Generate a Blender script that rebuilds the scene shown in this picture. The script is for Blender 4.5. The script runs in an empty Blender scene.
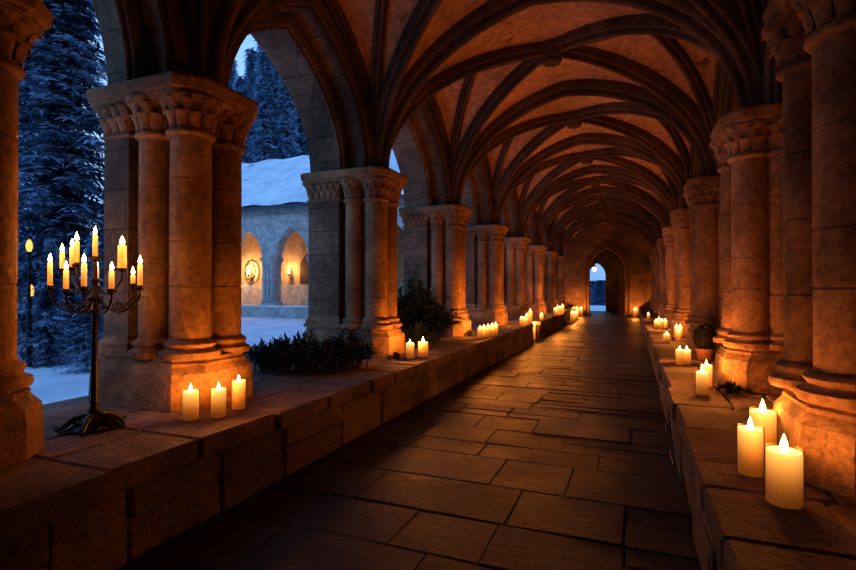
import bpy, bmesh, math, random
from mathutils import Vector, Matrix, noise as mnoise
random.seed(11)
C = bpy.context.scene.collection
SC = bpy.context.scene
PI = math.pi
# ------------------------------------------------------------------ camera numbers
F = 500.0; CXP = 428.0; HY = 289.0; EYE = 1.62
TH = math.atan(204.0 / F); SN, CS = math.sin(TH), math.cos(TH)
def at(px, py, zw):
    """world point seen at pixel (px,py) lying at height zw"""
    z = F * (EYE - zw) / (py - HY); xc = (px - CXP) / F * z
    return Vector((xc * CS - z * SN, xc * SN + z * CS, zw))
def depth(p): return -p[0] * SN + p[1] * CS

# ------------------------------------------------------------------ node helpers
def mat(name):
    m = bpy.data.materials.new(name); m.use_nodes = True
    nt = m.node_tree; nt.nodes.clear()
    return m, nt
def N(nt, t, **kw):
    n = nt.nodes.new(t)
    for k, v in kw.items():
        if k in ('operation', 'blend_type', 'data_type', 'noise_dimensions', 'feature', 'distance', 'offset', 'offset_frequency', 'squash', 'attribute_name', 'wave_type', 'bands_direction', 'mode'):
            setattr(n, k, v)
        else:
            key = k.replace('_', ' ')
            n.inputs[int(k[1:]) if k[0] == 'i' and k[1:].isdigit() else key].default_value = v
    return n
def ramp(nt, stops):
    n = nt.nodes.new('ShaderNodeValToRGB'); r = n.color_ramp
    while len(r.elements) < len(stops): r.elements.new(0.5)
    for e, (p, c) in zip(r.elements, stops):
        e.position = p; e.color = (*c, 1) if len(c) == 3 else c
    return n
def stone(name, base, dark, rough=0.85, scale=1.6, bump=0.35, stain=0.35, bricks=None, attr=False, snow=False, spots=False, gloss=0.3):
    m, nt = mat(name); L = nt.links.new
    out = N(nt, 'ShaderNodeOutputMaterial'); b = N(nt, 'ShaderNodeBsdfPrincipled')
    L(b.outputs[0], out.inputs[0])
    geo = N(nt, 'ShaderNodeNewGeometry'); pos = geo.outputs['Position']
    n1 = N(nt, 'ShaderNodeTexNoise', Scale=scale, Detail=8.0, Roughness=0.62); L(pos, n1.inputs['Vector'])
    n2 = N(nt, 'ShaderNodeTexNoise', Scale=scale * 9, Detail=6.0, Roughness=0.7); L(pos, n2.inputs['Vector'])
    n3 = N(nt, 'ShaderNodeTexNoise', Scale=scale * 0.35, Detail=4.0); L(pos, n3.inputs['Vector'])
    r1 = ramp(nt, [(0.3, dark), (0.62, base)]); L(n1.outputs[0], r1.inputs[0])
    r3 = ramp(nt, [(0.36, (1 - stain,) * 3), (0.58, (1, 1, 1))]); L(n3.outputs[0], r3.inputs[0])
    mx = N(nt, 'ShaderNodeMix', data_type='RGBA', blend_type='MULTIPLY'); mx.inputs[0].default_value = 1
    L(r1.outputs[0], mx.inputs[6]); L(r3.outputs[0], mx.inputs[7]); col = mx.outputs[2]
    r2 = ramp(nt, [(0.32, (0.55,) * 3), (0.62, (1.12,) * 3)]); L(n2.outputs[0], r2.inputs[0])
    m2 = N(nt, 'ShaderNodeMix', data_type='RGBA', blend_type='MULTIPLY'); m2.inputs[0].default_value = 1
    L(col, m2.inputs[6]); L(r2.outputs[0], m2.inputs[7]); col = m2.outputs[2]
    hgt = n1.outputs[0]
    add = N(nt, 'ShaderNodeMath', operation='MULTIPLY_ADD'); L(n2.outputs[0], add.inputs[0]); add.inputs[1].default_value = 0.35; L(hgt, add.inputs[2]); hgt = add.outputs[0]
    if spots:
        v = N(nt, 'ShaderNodeTexNoise', Scale=2.3, Detail=5.0, Roughness=0.75); L(pos, v.inputs['Vector'])
        rs = ramp(nt, [(0.60, (1, 1, 1)), (0.68, (0.35, 0.28, 0.25))]); L(v.outputs[0], rs.inputs[0])
        m3 = N(nt, 'ShaderNodeMix', data_type='RGBA', blend_type='MULTIPLY'); m3.inputs[0].default_value = 1
        L(col, m3.inputs[6]); L(rs.outputs[0], m3.inputs[7]); col = m3.outputs[2]
    if bricks:
        bw, bh = bricks
        sp = N(nt, 'ShaderNodeSeparateXYZ'); L(pos, sp.inputs[0])
        sm = N(nt, 'ShaderNodeMath', operation='ADD'); L(sp.outputs[0], sm.inputs[0]); L(sp.outputs[1], sm.inputs[1])
        cb = N(nt, 'ShaderNodeCombineXYZ'); L(sm.outputs[0], cb.inputs[0]); L(sp.outputs[2], cb.inputs[1])
        br = N(nt, 'ShaderNodeTexBrick', Scale=1.0)
        br.inputs['Mortar Size'].default_value = 0.008; br.inputs['Mortar Smooth'].default_value = 0.4
        br.inputs['Brick Width'].default_value = bw; br.inputs['Row Height'].default_value = bh
        br.inputs['Color1'].default_value = (1, 1, 1, 1); br.inputs['Color2'].default_value = (0.68, 0.68, 0.7, 1); br.inputs['Mortar'].default_value = (0.42, 0.4, 0.38, 1)
        L(cb.outputs[0], br.inputs['Vector'])
        m4 = N(nt, 'ShaderNodeMix', data_type='RGBA', blend_type='MULTIPLY'); m4.inputs[0].default_value = 1
        L(col, m4.inputs[6]); L(br.outputs['Color'], m4.inputs[7]); col = m4.outputs[2]
        sb = N(nt, 'ShaderNodeMath', operation='MULTIPLY_ADD'); L(br.outputs['Fac'], sb.inputs[0]); sb.inputs[1].default_value = -0.5; L(hgt, sb.inputs[2]); hgt = sb.outputs[0]
    if attr:
        a = N(nt, 'ShaderNodeAttribute', attribute_name='tone')
        m5 = N(nt, 'ShaderNodeMix', data_type='RGBA', blend_type='MULTIPLY'); m5.inputs[0].default_value = 1
        L(col, m5.inputs[6]); L(a.outputs['Color'], m5.inputs[7]); col = m5.outputs[2]
    L(col, b.inputs['Base Color'])
    rr = N(nt, 'ShaderNodeMapRange'); L(n1.outputs[0], rr.inputs[0]); rr.inputs[1].default_value = 0.3; rr.inputs[2].default_value = 0.7
    rr.inputs[3].default_value = rough - 0.15; rr.inputs[4].default_value = min(1, rough + 0.1); L(rr.outputs[0], b.inputs['Roughness'])
    b.inputs['Specular IOR Level'].default_value = gloss
    bp = N(nt, 'ShaderNodeBump', Strength=bump, Distance=0.05); L(hgt, bp.inputs['Height']); L(bp.outputs[0], b.inputs['Normal'])
    return m
def simple(name, col, rough=0.6, metal=0.0, var=0.25, scale=12, bump=0.1, spec=0.4):
    m, nt = mat(name); L = nt.links.new
    out = N(nt, 'ShaderNodeOutputMaterial'); b = N(nt, 'ShaderNodeBsdfPrincipled'); L(b.outputs[0], out.inputs[0])
    geo = N(nt, 'ShaderNodeNewGeometry')
    n = N(nt, 'ShaderNodeTexNoise', Scale=scale, Detail=5.0); L(geo.outputs['Position'], n.inputs['Vector'])
    r = ramp(nt, [(0.3, tuple(c * (1 - var) for c in col)), (0.7, tuple(min(1, c * (1 + var)) for c in col))]); L(n.outputs[0], r.inputs[0]); L(r.outputs[0], b.inputs['Base Color'])
    b.inputs['Roughness'].default_value = rough; b.inputs['Metallic'].default_value = metal; b.inputs['Specular IOR Level'].default_value = spec
    bp = N(nt, 'ShaderNodeBump', Strength=bump, Distance=0.02); L(n.outputs[0], bp.inputs['Height']); L(bp.outputs[0], b.inputs['Normal'])
    return m

M_PIER = stone('pier_sandstone', (0.54, 0.335, 0.19), (0.25, 0.15, 0.085), scale=2.2, bump=0.8, stain=0.5)
M_PED = stone('pedestal_sandstone', (0.52, 0.33, 0.19), (0.17, 0.105, 0.06), scale=3.0, bump=1.0, stain=0.55)
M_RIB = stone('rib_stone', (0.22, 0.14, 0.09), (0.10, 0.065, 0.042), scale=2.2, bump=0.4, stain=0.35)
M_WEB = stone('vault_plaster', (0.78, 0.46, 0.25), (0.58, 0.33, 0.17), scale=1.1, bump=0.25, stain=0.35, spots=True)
M_WALL = stone('ashlar_wall', (0.40, 0.27, 0.175), (0.20, 0.135, 0.085), scale=1.8, bump=0.5, stain=0.45, bricks=(0.72, 0.36))
M_LEDGE = stone('ledge_stone', (0.34, 0.245, 0.175), (0.13, 0.092, 0.065), scale=2.4, bump=0.9, stain=0.45, attr=True)
M_FLOOR = stone('flagstone', (0.12, 0.105, 0.104), (0.05, 0.044, 0.043), rough=0.5, scale=1.7, bump=0.55, stain=0.4, attr=True, gloss=0.25)
M_JOINT = simple('dark_joint', (0.045, 0.038, 0.035), 0.95)
M_WING = stone('wing_limestone', (0.68, 0.66, 0.62), (0.52, 0.50, 0.47), scale=0.35, bump=0.05, stain=0.2)
M_WINGIN = stone('wing_plaster', (0.62, 0.46, 0.30), (0.5, 0.36, 0.22), scale=0.35, bump=0.05, stain=0.2)
M_SLATE = simple('roof_edge', (0.10, 0.10, 0.12), 0.7)
M_IRON = simple('wrought_iron', (0.045, 0.036, 0.03), 0.45, 0.85, 0.4, 30, 0.3)
M_BRONZE = simple('aged_bronze', (0.16, 0.09, 0.035), 0.42, 0.85, 0.4, 40, 0.2)
M_WOOD = simple('old_oak', (0.07, 0.04, 0.022), 0.6, 0, 0.4, 8, 0.3)
M_BARK = simple('bark', (0.035, 0.028, 0.025), 0.95, 0, 0.4, 10, 0.4)
M_POT = simple('terracotta', (0.20, 0.09, 0.05), 0.8, 0, 0.3, 10, 0.2)
M_STEM = simple('stem', (0.035, 0.03, 0.016), 0.8)
M_CONE = simple('pine_cone', (0.30, 0.19, 0.10), 0.7, 0, 0.4, 30, 0.2)
def leafmat(name, col, col2, snow=0.0, rough=0.5):
    m, nt = mat(name); L = nt.links.new
    out = N(nt, 'ShaderNodeOutputMaterial'); b = N(nt, 'ShaderNodeBsdfPrincipled'); L(b.outputs[0], out.inputs[0])
    geo = N(nt, 'ShaderNodeNewGeometry')
    n = N(nt, 'ShaderNodeTexNoise', Scale=6.0, Detail=3.0); L(geo.outputs['Position'], n.inputs['Vector'])
    r = ramp(nt, [(0.35, col), (0.65, col2)]); L(n.outputs[0], r.inputs[0]); c = r.outputs[0]
    if snow > 0:
        sp = N(nt, 'ShaderNodeSeparateXYZ'); L(geo.outputs['True Normal'], sp.inputs[0])
        ab = N(nt, 'ShaderNodeMath', operation='ABSOLUTE'); L(sp.outputs[2], ab.inputs[0])
        n2 = N(nt, 'ShaderNodeTexNoise', Scale=1.7, Detail=6.0, Roughness=0.7); L(geo.outputs['Position'], n2.inputs['Vector'])
        mu = N(nt, 'ShaderNodeMath', operation='MULTIPLY'); L(ab.outputs[0], mu.inputs[0]); L(n2.outputs[0], mu.inputs[1])
        rs = ramp(nt, [(0.52 - snow * 0.3, (0, 0, 0)), (0.62 - snow * 0.3, (1, 1, 1))]); L(mu.outputs[0], rs.inputs[0])
        mx = N(nt, 'ShaderNodeMix', data_type='RGBA'); L(rs.outputs[0], mx.inputs[0]); L(c, mx.inputs[6]); mx.inputs[7].default_value = (0.50, 0.64, 0.80, 1); c = mx.outputs[2]
    L(c, b.inputs['Base Color']); b.inputs['Roughness'].default_value = rough; b.inputs['Specular IOR Level'].default_value = 0.3
    return m
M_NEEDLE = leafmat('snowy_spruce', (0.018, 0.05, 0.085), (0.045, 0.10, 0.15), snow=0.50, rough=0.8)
M_HAZED = leafmat('hazed_snowy_spruce', (0.06, 0.14, 0.20), (0.12, 0.23, 0.30), snow=0.6, rough=0.8)  # far trees: snow plus paler blue needles, distance haze painted into the colour
M_LEAF = leafmat('evergreen_leaf', (0.03, 0.055, 0.035), (0.08, 0.12, 0.075), rough=0.4)
M_LEAFD = leafmat('dark_leaf', (0.012, 0.018, 0.010), (0.03, 0.035, 0.018), rough=0.6)
def snowmat():
    m, nt = mat('snow'); L = nt.links.new
    out = N(nt, 'ShaderNodeOutputMaterial'); b = N(nt, 'ShaderNodeBsdfPrincipled'); L(b.outputs[0], out.inputs[0])
    geo = N(nt, 'ShaderNodeNewGeometry')
    n = N(nt, 'ShaderNodeTexNoise', Scale=0.9, Detail=7.0, Roughness=0.6); L(geo.outputs['Position'], n.inputs['Vector'])
    r = ramp(nt, [(0.3, (0.58, 0.61, 0.66)), (0.6, (0.88, 0.90, 0.93))]); L(n.outputs[0], r.inputs[0]); L(r.outputs[0], b.inputs['Base Color'])
    b.inputs['Roughness'].default_value = 0.75
    bp = N(nt, 'ShaderNodeBump', Strength=0.6, Distance=0.15); L(n.outputs[0], bp.inputs['Height']); L(bp.outputs[0], b.inputs['Normal'])
    return m
M_SNOW = snowmat()
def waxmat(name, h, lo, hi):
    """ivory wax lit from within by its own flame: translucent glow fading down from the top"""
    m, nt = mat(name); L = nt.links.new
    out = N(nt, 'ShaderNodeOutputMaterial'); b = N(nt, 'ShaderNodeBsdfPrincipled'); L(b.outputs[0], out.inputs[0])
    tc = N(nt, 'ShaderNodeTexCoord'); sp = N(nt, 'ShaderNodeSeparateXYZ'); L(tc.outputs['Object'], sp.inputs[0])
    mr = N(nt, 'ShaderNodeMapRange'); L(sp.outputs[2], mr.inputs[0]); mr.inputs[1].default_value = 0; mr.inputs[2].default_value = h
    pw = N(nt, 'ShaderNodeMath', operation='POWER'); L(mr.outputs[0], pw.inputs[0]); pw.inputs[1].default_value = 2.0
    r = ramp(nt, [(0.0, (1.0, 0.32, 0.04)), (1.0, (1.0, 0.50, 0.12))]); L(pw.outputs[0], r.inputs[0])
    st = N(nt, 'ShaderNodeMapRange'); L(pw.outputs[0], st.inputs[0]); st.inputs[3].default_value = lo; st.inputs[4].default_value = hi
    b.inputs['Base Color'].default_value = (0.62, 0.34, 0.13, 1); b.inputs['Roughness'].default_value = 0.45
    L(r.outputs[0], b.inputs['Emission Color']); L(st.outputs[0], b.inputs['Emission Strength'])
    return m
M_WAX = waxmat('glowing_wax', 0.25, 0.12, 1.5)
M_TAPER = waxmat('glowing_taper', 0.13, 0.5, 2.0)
def flamemat():
    m, nt = mat('flame'); L = nt.links.new
    out = N(nt, 'ShaderNodeOutputMaterial'); e = N(nt, 'ShaderNodeEmission'); tr = N(nt, 'ShaderNodeBsdfTransparent'); ad = N(nt, 'ShaderNodeAddShader'); L(e.outputs[0], ad.inputs[0]); L(tr.outputs[0], ad.inputs[1]); L(ad.outputs[0], out.inputs[0])
    e.inputs[0].default_value = (1.0, 0.62, 0.22, 1); e.inputs[1].default_value = 14
    m.cycles.emission_sampling = 'NONE'
    return m
M_FLAME = flamemat()
def glassmat():
    m, nt = mat('thin_glass'); L = nt.links.new
    out = N(nt, 'ShaderNodeOutputMaterial'); t = N(nt, 'ShaderNodeBsdfTransparent'); g = N(nt, 'ShaderNodeBsdfGlossy'); g.inputs['Roughness'].default_value = 0.05
    fr = N(nt, 'ShaderNodeLayerWeight', Blend=0.25); mx = N(nt, 'ShaderNodeMixShader')
    t.inputs[0].default_value = (0.97, 0.95, 0.92, 1)
    L(fr.outputs['Facing'], mx.inputs[0]); L(t.outputs[0], mx.inputs[1]); L(g.outputs[0], mx.inputs[2]); L(mx.outputs[0], out.inputs[0])
    return m
M_GLASS = glassmat()
def emat(name, col, s):
    m, nt = mat(name); out = N(nt, 'ShaderNodeOutputMaterial'); e = N(nt, 'ShaderNodeEmission'); nt.links.new(e.outputs[0], out.inputs[0])
    e.inputs[0].default_value = (*col, 1); e.inputs[1].default_value = s
    return m
M_LAMPGLOW = emat('lamp_glow', (1.0, 0.55, 0.18), 6)
M_LANTERN = emat('lantern_glow', (1.0, 0.42, 0.10), 1.8)
M_WICK = simple('wick', (0.02, 0.015, 0.01), 0.9)

# ------------------------------------------------------------------ object helpers
def obj(name, bm, m, parent=None, smooth=False):
    me = bpy.data.meshes.new(name); bm.to_mesh(me); bm.free()
    me.materials.append(m)
    if smooth:
        for p in me.polygons: p.use_smooth = True
        me.set_sharp_from_angle(angle=math.radians(38))
    o = bpy.data.objects.new(name, me); C.objects.link(o)
    if parent: o.parent = parent
    return o
def thing(name, label, cat, loc=(0, 0, 0), rz=0, group=None):
    o = bpy.data.objects.new(name, None); C.objects.link(o); o.empty_display_size = 0.1
    o.location = loc; o.rotation_euler = (0, 0, rz); o['label'] = label; o['category'] = cat
    if group: o['group'] = group
    return o
def tag(o, label, cat, group=None, kind=None):
    o['label'] = label; o['category'] = cat
    if group: o['group'] = group
    if kind: o['kind'] = kind
    return o
def struct(name, bm, m, smooth=False, label=None, cat=None):
    o = obj(name, bm, m, None, smooth); o['kind'] = 'structure'
    if label: o['label'] = label; o['category'] = cat or 'wall'
    return o
def kids(o): return [c for c in ALLK.get(o.name, [])]
def copy_tree(src, loc, rz=0, label=None, group=None, scale=None):
    r = src.copy(); C.objects.link(r); r.location = loc; r.rotation_euler = (0, 0, rz)
    if label: r['label'] = label
    if group: r['group'] = group
    if scale: r.scale = scale
    for ch in list(src.children):
        if ch.type == 'LIGHT' or ch.name.startswith('glass'): continue
        c = ch.copy(); C.objects.link(c); c.parent = r
        for g in list(ch.children):
            d = g.copy(); C.objects.link(d); d.parent = c
    return r
def loft(bm, rings, cap0=True, cap1=True, close=True):
    vs = [[bm.verts.new(p) for p in r] for r in rings]
    n = len(vs[0])
    for a, b in zip(vs, vs[1:]):
        for i in range(n if close else n - 1):
            j = (i + 1) % n
            try: bm.faces.new((a[i], a[j], b[j], b[i]))
            except ValueError: pass
    if cap0: bm.faces.new(list(reversed(vs[0])))
    if cap1: bm.faces.new(vs[-1])
    return vs
def lathe(bm, prof, cx=0, cy=0, seg=20, cap0=True, cap1=True, wob=0):
    loft(bm, [[(cx + r * math.cos(2 * PI * i / seg), cy + r * math.sin(2 * PI * i / seg), z) for i in range(seg)] for r, z in prof], cap0, cap1)
def box(bm, x0, x1, y0, y1, z0, z1):
    loft(bm, [[(x0, y0, z), (x1, y0, z), (x1, y1, z), (x0, y1, z)] for z in (z0, z1)])
_T = None
def block(bm, x0, x1, y0, y1, z0, z1, ch=0.012, jit=0.0, tone=None, lay=None):
    """a chamfered stone block, corners slightly irregular"""
    lo = (x0, y0, z0); hi = (x1, y1, z1); V = {}
    for sx in (0, 1):
        for sy in (0, 1):
            for sz in (0, 1):
                j = Vector((random.uniform(-jit, jit), random.uniform(-jit, jit), random.uniform(-jit, jit) * 0.6))
                for ax in range(3):
                    p = []
                    for k, s in enumerate((sx, sy, sz)):
                        v = hi[k] if s else lo[k]
                        if k != ax: v += -ch if s else ch
                        p.append(v)
                    V[sx, sy, sz, ax] = bm.verts.new(Vector(p) + j)
    fs = []
    q = [(0, 0), (1, 0), (1, 1), (0, 1)]
    for ax in range(3):
        for s in (0, 1):
            idx = []
            for a, b in q:
                t = [0, 0, 0]; t[ax] = s; t[(ax + 1) % 3] = a; t[(ax + 2) % 3] = b; idx.append(V[t[0], t[1], t[2], ax])
            fs.append(bm.faces.new(idx if s else idx[::-1]))
    for ax in range(3):                                   # edges parallel to ax
        b1, b2 = (ax + 1) % 3, (ax + 2) % 3
        for a in (0, 1):
            for b in (0, 1):
                t0 = [0, 0, 0]; t0[b1] = a; t0[b2] = b; t1 = list(t0); t1[ax] = 1
                f = [V[(*t0, b1)], V[(*t1, b1)], V[(*t1, b2)], V[(*t0, b2)]]
                fs.append(bm.faces.new(f if (a + b) % 2 == 0 else f[::-1]))
    for sx in (0, 1):
        for sy in (0, 1):
            for sz in (0, 1):
                f = [V[sx, sy, sz, 0], V[sx, sy, sz, 1], V[sx, sy, sz, 2]]
                fs.append(bm.faces.new(f if (sx + sy + sz) % 2 else f[::-1]))
    if lay is not None:
        t = tone if tone else 1.0
        c = (t * random.uniform(0.97, 1.03), t, t * random.uniform(0.96, 1.04), 1)
        for f in fs:
            for l in f.loops: l[lay] = c
def tonebm():
    bm = bmesh.new(); return bm, bm.loops.layers.float_color.new('tone')
def tube(bm, pts, rad, seg=8, caps=True):
    pts = [Vector(p) for p in pts]; rings = []
    up = Vector((0, 0, 1))
    for i, p in enumerate(pts):
        t = (pts[min(i + 1, len(pts) - 1)] - pts[max(i - 1, 0)]).normalized()
        a = t.cross(up)
        if a.length < 1e-3: a = t.cross(Vector((1, 0, 0)))
        a.normalize(); b = a.cross(t); r = rad[i] if isinstance(rad, (list, tuple)) else rad
        rings.append([p + a * r * math.cos(2 * PI * k / seg) + b * r * math.sin(2 * PI * k / seg) for k in range(seg)])
    loft(bm, rings, caps, caps)
def sweep(bm, pts, prof, side=None):
    """sweep an open moulded profile (s,d): s sideways, d away from the web (downward/inward)"""
    pts = [Vector(p) for p in pts]; rings = []
    plan = (pts[-1] - pts[0]); plan.z = 0; plan.normalize()
    sd = Vector((-plan.y, plan.x, 0)) if side is None else side
    for i, p in enumerate(pts):
        t = (pts[min(i + 1, len(pts) - 1)] - pts[max(i - 1, 0)]).normalized()
        d = t.cross(sd).normalized()
        if d.z > 0.001: d = -d
        rings.append([p + sd * s + d * q for s, q in prof])
    loft(bm, rings, False, False, close=True)
def rollprof(w, dp, n=3):
    """rib section: stepped body with a big keel roll and two side rolls"""
    P = [(-w, -0.06), (-w, dp * 0.22)]
    def arc(cs, cd, r, a0, a1, k=5): return [(cs + r * math.cos(a0 + (a1 - a0) * i / k), cd + r * math.sin(a0 + (a1 - a0) * i / k)) for i in range(k + 1)]
    P += arc(-w * 0.66, dp * 0.42, w * 0.27, PI * 1.0, PI * 0.1)
    P += [(-w * 0.34, dp * 0.5)]
    P += arc(0, dp * 0.76, w * 0.34, PI * 1.15, -PI * 0.15, 8)
    P += [(w * 0.34, dp * 0.5)]
    P += arc(w * 0.66, dp * 0.42, w * 0.27, PI * 0.9, 0)
    P += [(w, dp * 0.22), (w, -0.06)]
    return P

# ------------------------------------------------------------------ layout
ZL = 0.60                        # top of the side ledges
SPR = 3.42; RISE = 2.20
XL, XR = -3.75, 1.34             # vault wall lines
LEDX, REDX = -2.72, 0.37         # inner faces of the ledges
YL = [-3.8, -0.2, 3.50, 6.97, 10.52, 14.1, 17.65, 21.2, 24.75, 28.3, 32.0]
YR = [-3.2, 0.3, 3.50, 6.24, 9.48, 12.9, 16.4, 20.0, 23.7, 27.8, 32.0]
YEND = 32.0; YBACK = -3.6
def arc1(u, k=0.16):
    u = min(1, abs(u)); r = 1 + k
    return math.sqrt(max(0, r * r - (u + k) ** 2)) / math.sqrt(r * r - k * k)

# ------------------------------------------------------------------ floor
bm, lay = tonebm()
y = YBACK
while y < YEND + 7:
    d = random.uniform(0.38, 0.68); x = -2.9 + random.uniform(-0.4, 0)
    sk = 0
    while x < 0.6:
        w = random.uniform(0.55, 1.2)
        if random.random() < 0.22:
            h = d * random.uniform(0.4, 0.6)
            for a, b in ((0, h), (h, d)):
                block(bm, x + 0.0035, x + w - 0.0035, y + a + 0.006, y + b - 0.006, -0.12 , random.uniform(-0.004, 0.004), 0.007, 0.007, random.uniform(0.72, 1.12), lay)
        else:
            block(bm, x + 0.0035, x + w - 0.0035, y + 0.006, y + d - 0.006, -0.12, random.uniform(-0.004, 0.004), 0.007, 0.007, random.uniform(0.72, 1.12), lay)
        x += w
    y += d
fl = struct('floor', bm, M_FLOOR)
bm = bmesh.new(); box(bm, -3.3, 2.0, YBACK - 0.3, YEND + 7.5, -0.3, -0.013)
obj('joint_bed', bm, M_JOINT, fl)

# ------------------------------------------------------------------ ledges
def ledge(name, xi, xo, segs, label):
    """low stone bench: roughly coursed face towards the walk, coping slabs on top"""
    s = 1 if xo < xi else -1           # s=+1: face looks to +x
    bm, lay = tonebm(); bc, lc = tonebm()
    for (a, b) in segs:
        y = a
        while y < b:
            w = random.uniform(0.45, 1.0); e = min(b, y + w)
            if b - e < 0.25: e = b
            if random.random() < 0.55: hs = [0, 0.45]
            else: hs = [0, random.uniform(0.18, 0.27), 0.45]
            for z0, z1 in zip(hs, hs[1:]):
                o = random.uniform(-0.018, 0.012)
                xs = sorted((xi + s * (o - 0.012), xi - s * 0.35))
                block(bm, xs[0], xs[1], y + 0.004, e - 0.004, z0 + 0.003, z1 - 0.003, 0.022, 0.012, random.uniform(0.6, 1.15), lay)
            y = e
        xs = sorted((xi - s * 0.05, xo)); block(bm, xs[0], xs[1], a + 0.06, b - 0.06, 0.0, 0.50, 0.01, 0, 0.5, lay)
        y = a
        while y < b:
            w = random.uniform(0.42, 0.85); e = min(b, y + w)
            if b - e < 0.3: e = b
            split = xi - s * random.uniform(0.38, 0.62); sp2 = split - s * random.uniform(0.4, 0.6) if abs(xo - xi) > 1.5 else split - s * 0.35
            e2 = [(xi + s * random.uniform(0.0, 0.05), split), (split, sp2), (sp2, xo)]
            for p, q in e2:
                xs = sorted((p, q)); block(bc, xs[0] + 0.004, xs[1] - 0.004, y + 0.004, e - 0.004, 0.452, ZL - random.uniform(0.0, 0.007), 0.016, 0.007, random.uniform(0.75, 1.2), lc)
            y = e
    o = struct(name, bm, M_LEDGE, label=label); obj('coping', bc, M_LEDGE, o)
    return o
ledge('wall_ledge_left', LEDX, -4.85, [(YBACK, 15.0), (16.1, 23.4)], 'low coursed stone ledge under the open arcade on the left')
ledge('wall_ledge_far_left', -3.2, -4.85, [(23.4, YEND)], 'narrower end of the low stone ledge under the farthest left piers')
ledge('wall_ledge_right', REDX, 1.64, [(YBACK, YEND)], 'low rough stone ledge along the solid wall on the right')

# ------------------------------------------------------------------ arcade walls
def arch_pts(y0, y1, z0, apex, n=24):
    c, h = (y0 + y1) / 2, (y1 - y0) / 2
    return [(c + h * math.sin(-PI / 2 + PI * i / n), z0 + (apex - z0) * arc1(math.sin(-PI / 2 + PI * i / n), 0.85)) for i in range(n + 1)]
def arcade(bm, xa, xb, ops, ymin, ymax, ztop, zs):
    pts = [(ymin, zs)]
    for y0, y1, ap in ops: pts += arch_pts(y0, y1, zs, ap)
    pts.append((ymax, zs))
    F_ = [[bm.verts.new((x, y, z)) for y, z in pts] for x in (xa, xb)]
    T_ = [[bm.verts.new((x, y, ztop)) for y, z in pts] for x in (xa, xb)]
    for i in range(len(pts) - 1):
        bm.faces.new((F_[0][i], F_[0][i + 1], T_[0][i + 1], T_[0][i]))
        bm.faces.new((F_[1][i + 1], F_[1][i], T_[1][i], T_[1][i + 1]))
        bm.faces.new((F_[0][i + 1], F_[0][i], F_[1][i], F_[1][i + 1]))
        bm.faces.new((T_[0][i], T_[0][i + 1], T_[1][i + 1], T_[1][i]))
    bm.faces.new((F_[0][0], T_[0][0], T_[1][0], F_[1][0])); bm.faces.new((F_[0][-1], F_[1][-1], T_[1][-1], T_[0][-1]))
YPL = [1.58] + YL[2:10] + [YEND + 0.2]
opsO, opsI = [], []
for a, b in zip(YPL, YPL[1:]):
    n = b - a
    opsO.append((a + 0.34, b - 0.34, 5.05 if n > 2 else 4.85)); opsI.append((a + 0.22, b - 0.22, 5.25 if n > 2 else 5.0))
bm = bmesh.new()
arcade(bm, -4.10, -4.50, opsO[:1], YBACK, YL[2], 6.6, SPR)
arcade(bm, -4.10, -4.72, opsO[1:], YL[2], YEND, 6.6, SPR)
arcade(bm, XL, -4.12, opsI, YBACK, YEND, 6.6, SPR)
box(bm, -4.62, XL, YBACK, 1.2, ZL, SPR)
wl = struct('wall_left', bm, M_WALL)
mp = [(-0.05, -0.03), (-0.06, 0.03), (-0.03, 0.055), (0.0, 0.06), (0.03, 0.05), (0.055, 0.02), (0.06, -0.03)]
for i, (y0, y1, ap) in enumerate(opsI):
    bm = bmesh.new(); sweep(bm, [(XL + 0.0, y, z) for y, z in arch_pts(y0, y1, SPR, ap)], rollprof(0.085, 0.13), Vector((1, 0, 0)))
    obj('arch_moulding', bm, M_RIB, wl, True)
    a0, a1, p2 = opsO[i]
    bm = bmesh.new(); sweep(bm, [(-4.12, y, z) for y, z in arch_pts(a0, a1, SPR, p2)], rollprof(0.07, 0.10), Vector((1, 0, 0)))
    obj('arch_moulding', bm, M_WALL, wl, True)
opsR = []
for a, b in zip(YR[1:10], YR[2:10] + [YEND + 0.2]): opsR.append((a + 0.26, b - 0.26, 5.2))
bm = bmesh.new()
arcade(bm, 1.70, XR, opsR, YBACK, YEND, 6.6, SPR)
box(bm, 1.64, 1.9, YBACK, YEND, 0.0, 6.6)
wr = struct('wall_right', bm, M_WALL)
for y0, y1, ap in opsR:
    bm = bmesh.new(); sweep(bm, [(XR, y, z) for y, z in arch_pts(y0, y1, SPR, ap)], rollprof(0.085, 0.13), Vector((1, 0, 0)))
    obj('arch_moulding', bm, M_RIB, wr, True)
bm = bmesh.new(); box(bm, -4.8, 1.9, YBACK - 0.3, YBACK, -0.1, 6.6); struct('wall_back_added', bm, M_WALL)  # unseen wall, added to shut sky light out of the walk's open end

# ------------------------------------------------------------------ vault
def vp(k, a, b, dz=0.0):
    t = (a + 1) / 2; s = (b + 1) / 2
    yl = YL[k] + (YL[k + 1] - YL[k]) * s; yr = YR[k] + (YR[k + 1] - YR[k]) * s
    return (XL + (XR - XL) * t, yl + (yr - yl) * t, SPR + RISE * max(arc1(a), arc1(b)) + dz)
bm = bmesh.new()
n = 28
us = [math.sin(-PI / 2 + PI * i / n) for i in range(n + 1)]
for k in range(len(YL) - 1):
    g = [[bm.verts.new(vp(k, a, b)) for a in us] for b in us]
    for i in range(n):
        for j in range(n):
            bm.faces.new((g[i][j], g[i + 1][j], g[i + 1][j + 1], g[i][j + 1]))
bmesh.ops.remove_doubles(bm, verts=bm.verts, dist=0.002)
ce = struct('ceiling', bm, M_WEB, True)
PT, PD, PL_ = rollprof(0.155, 0.27), rollprof(0.105, 0.21), rollprof(0.085, 0.16)
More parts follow.
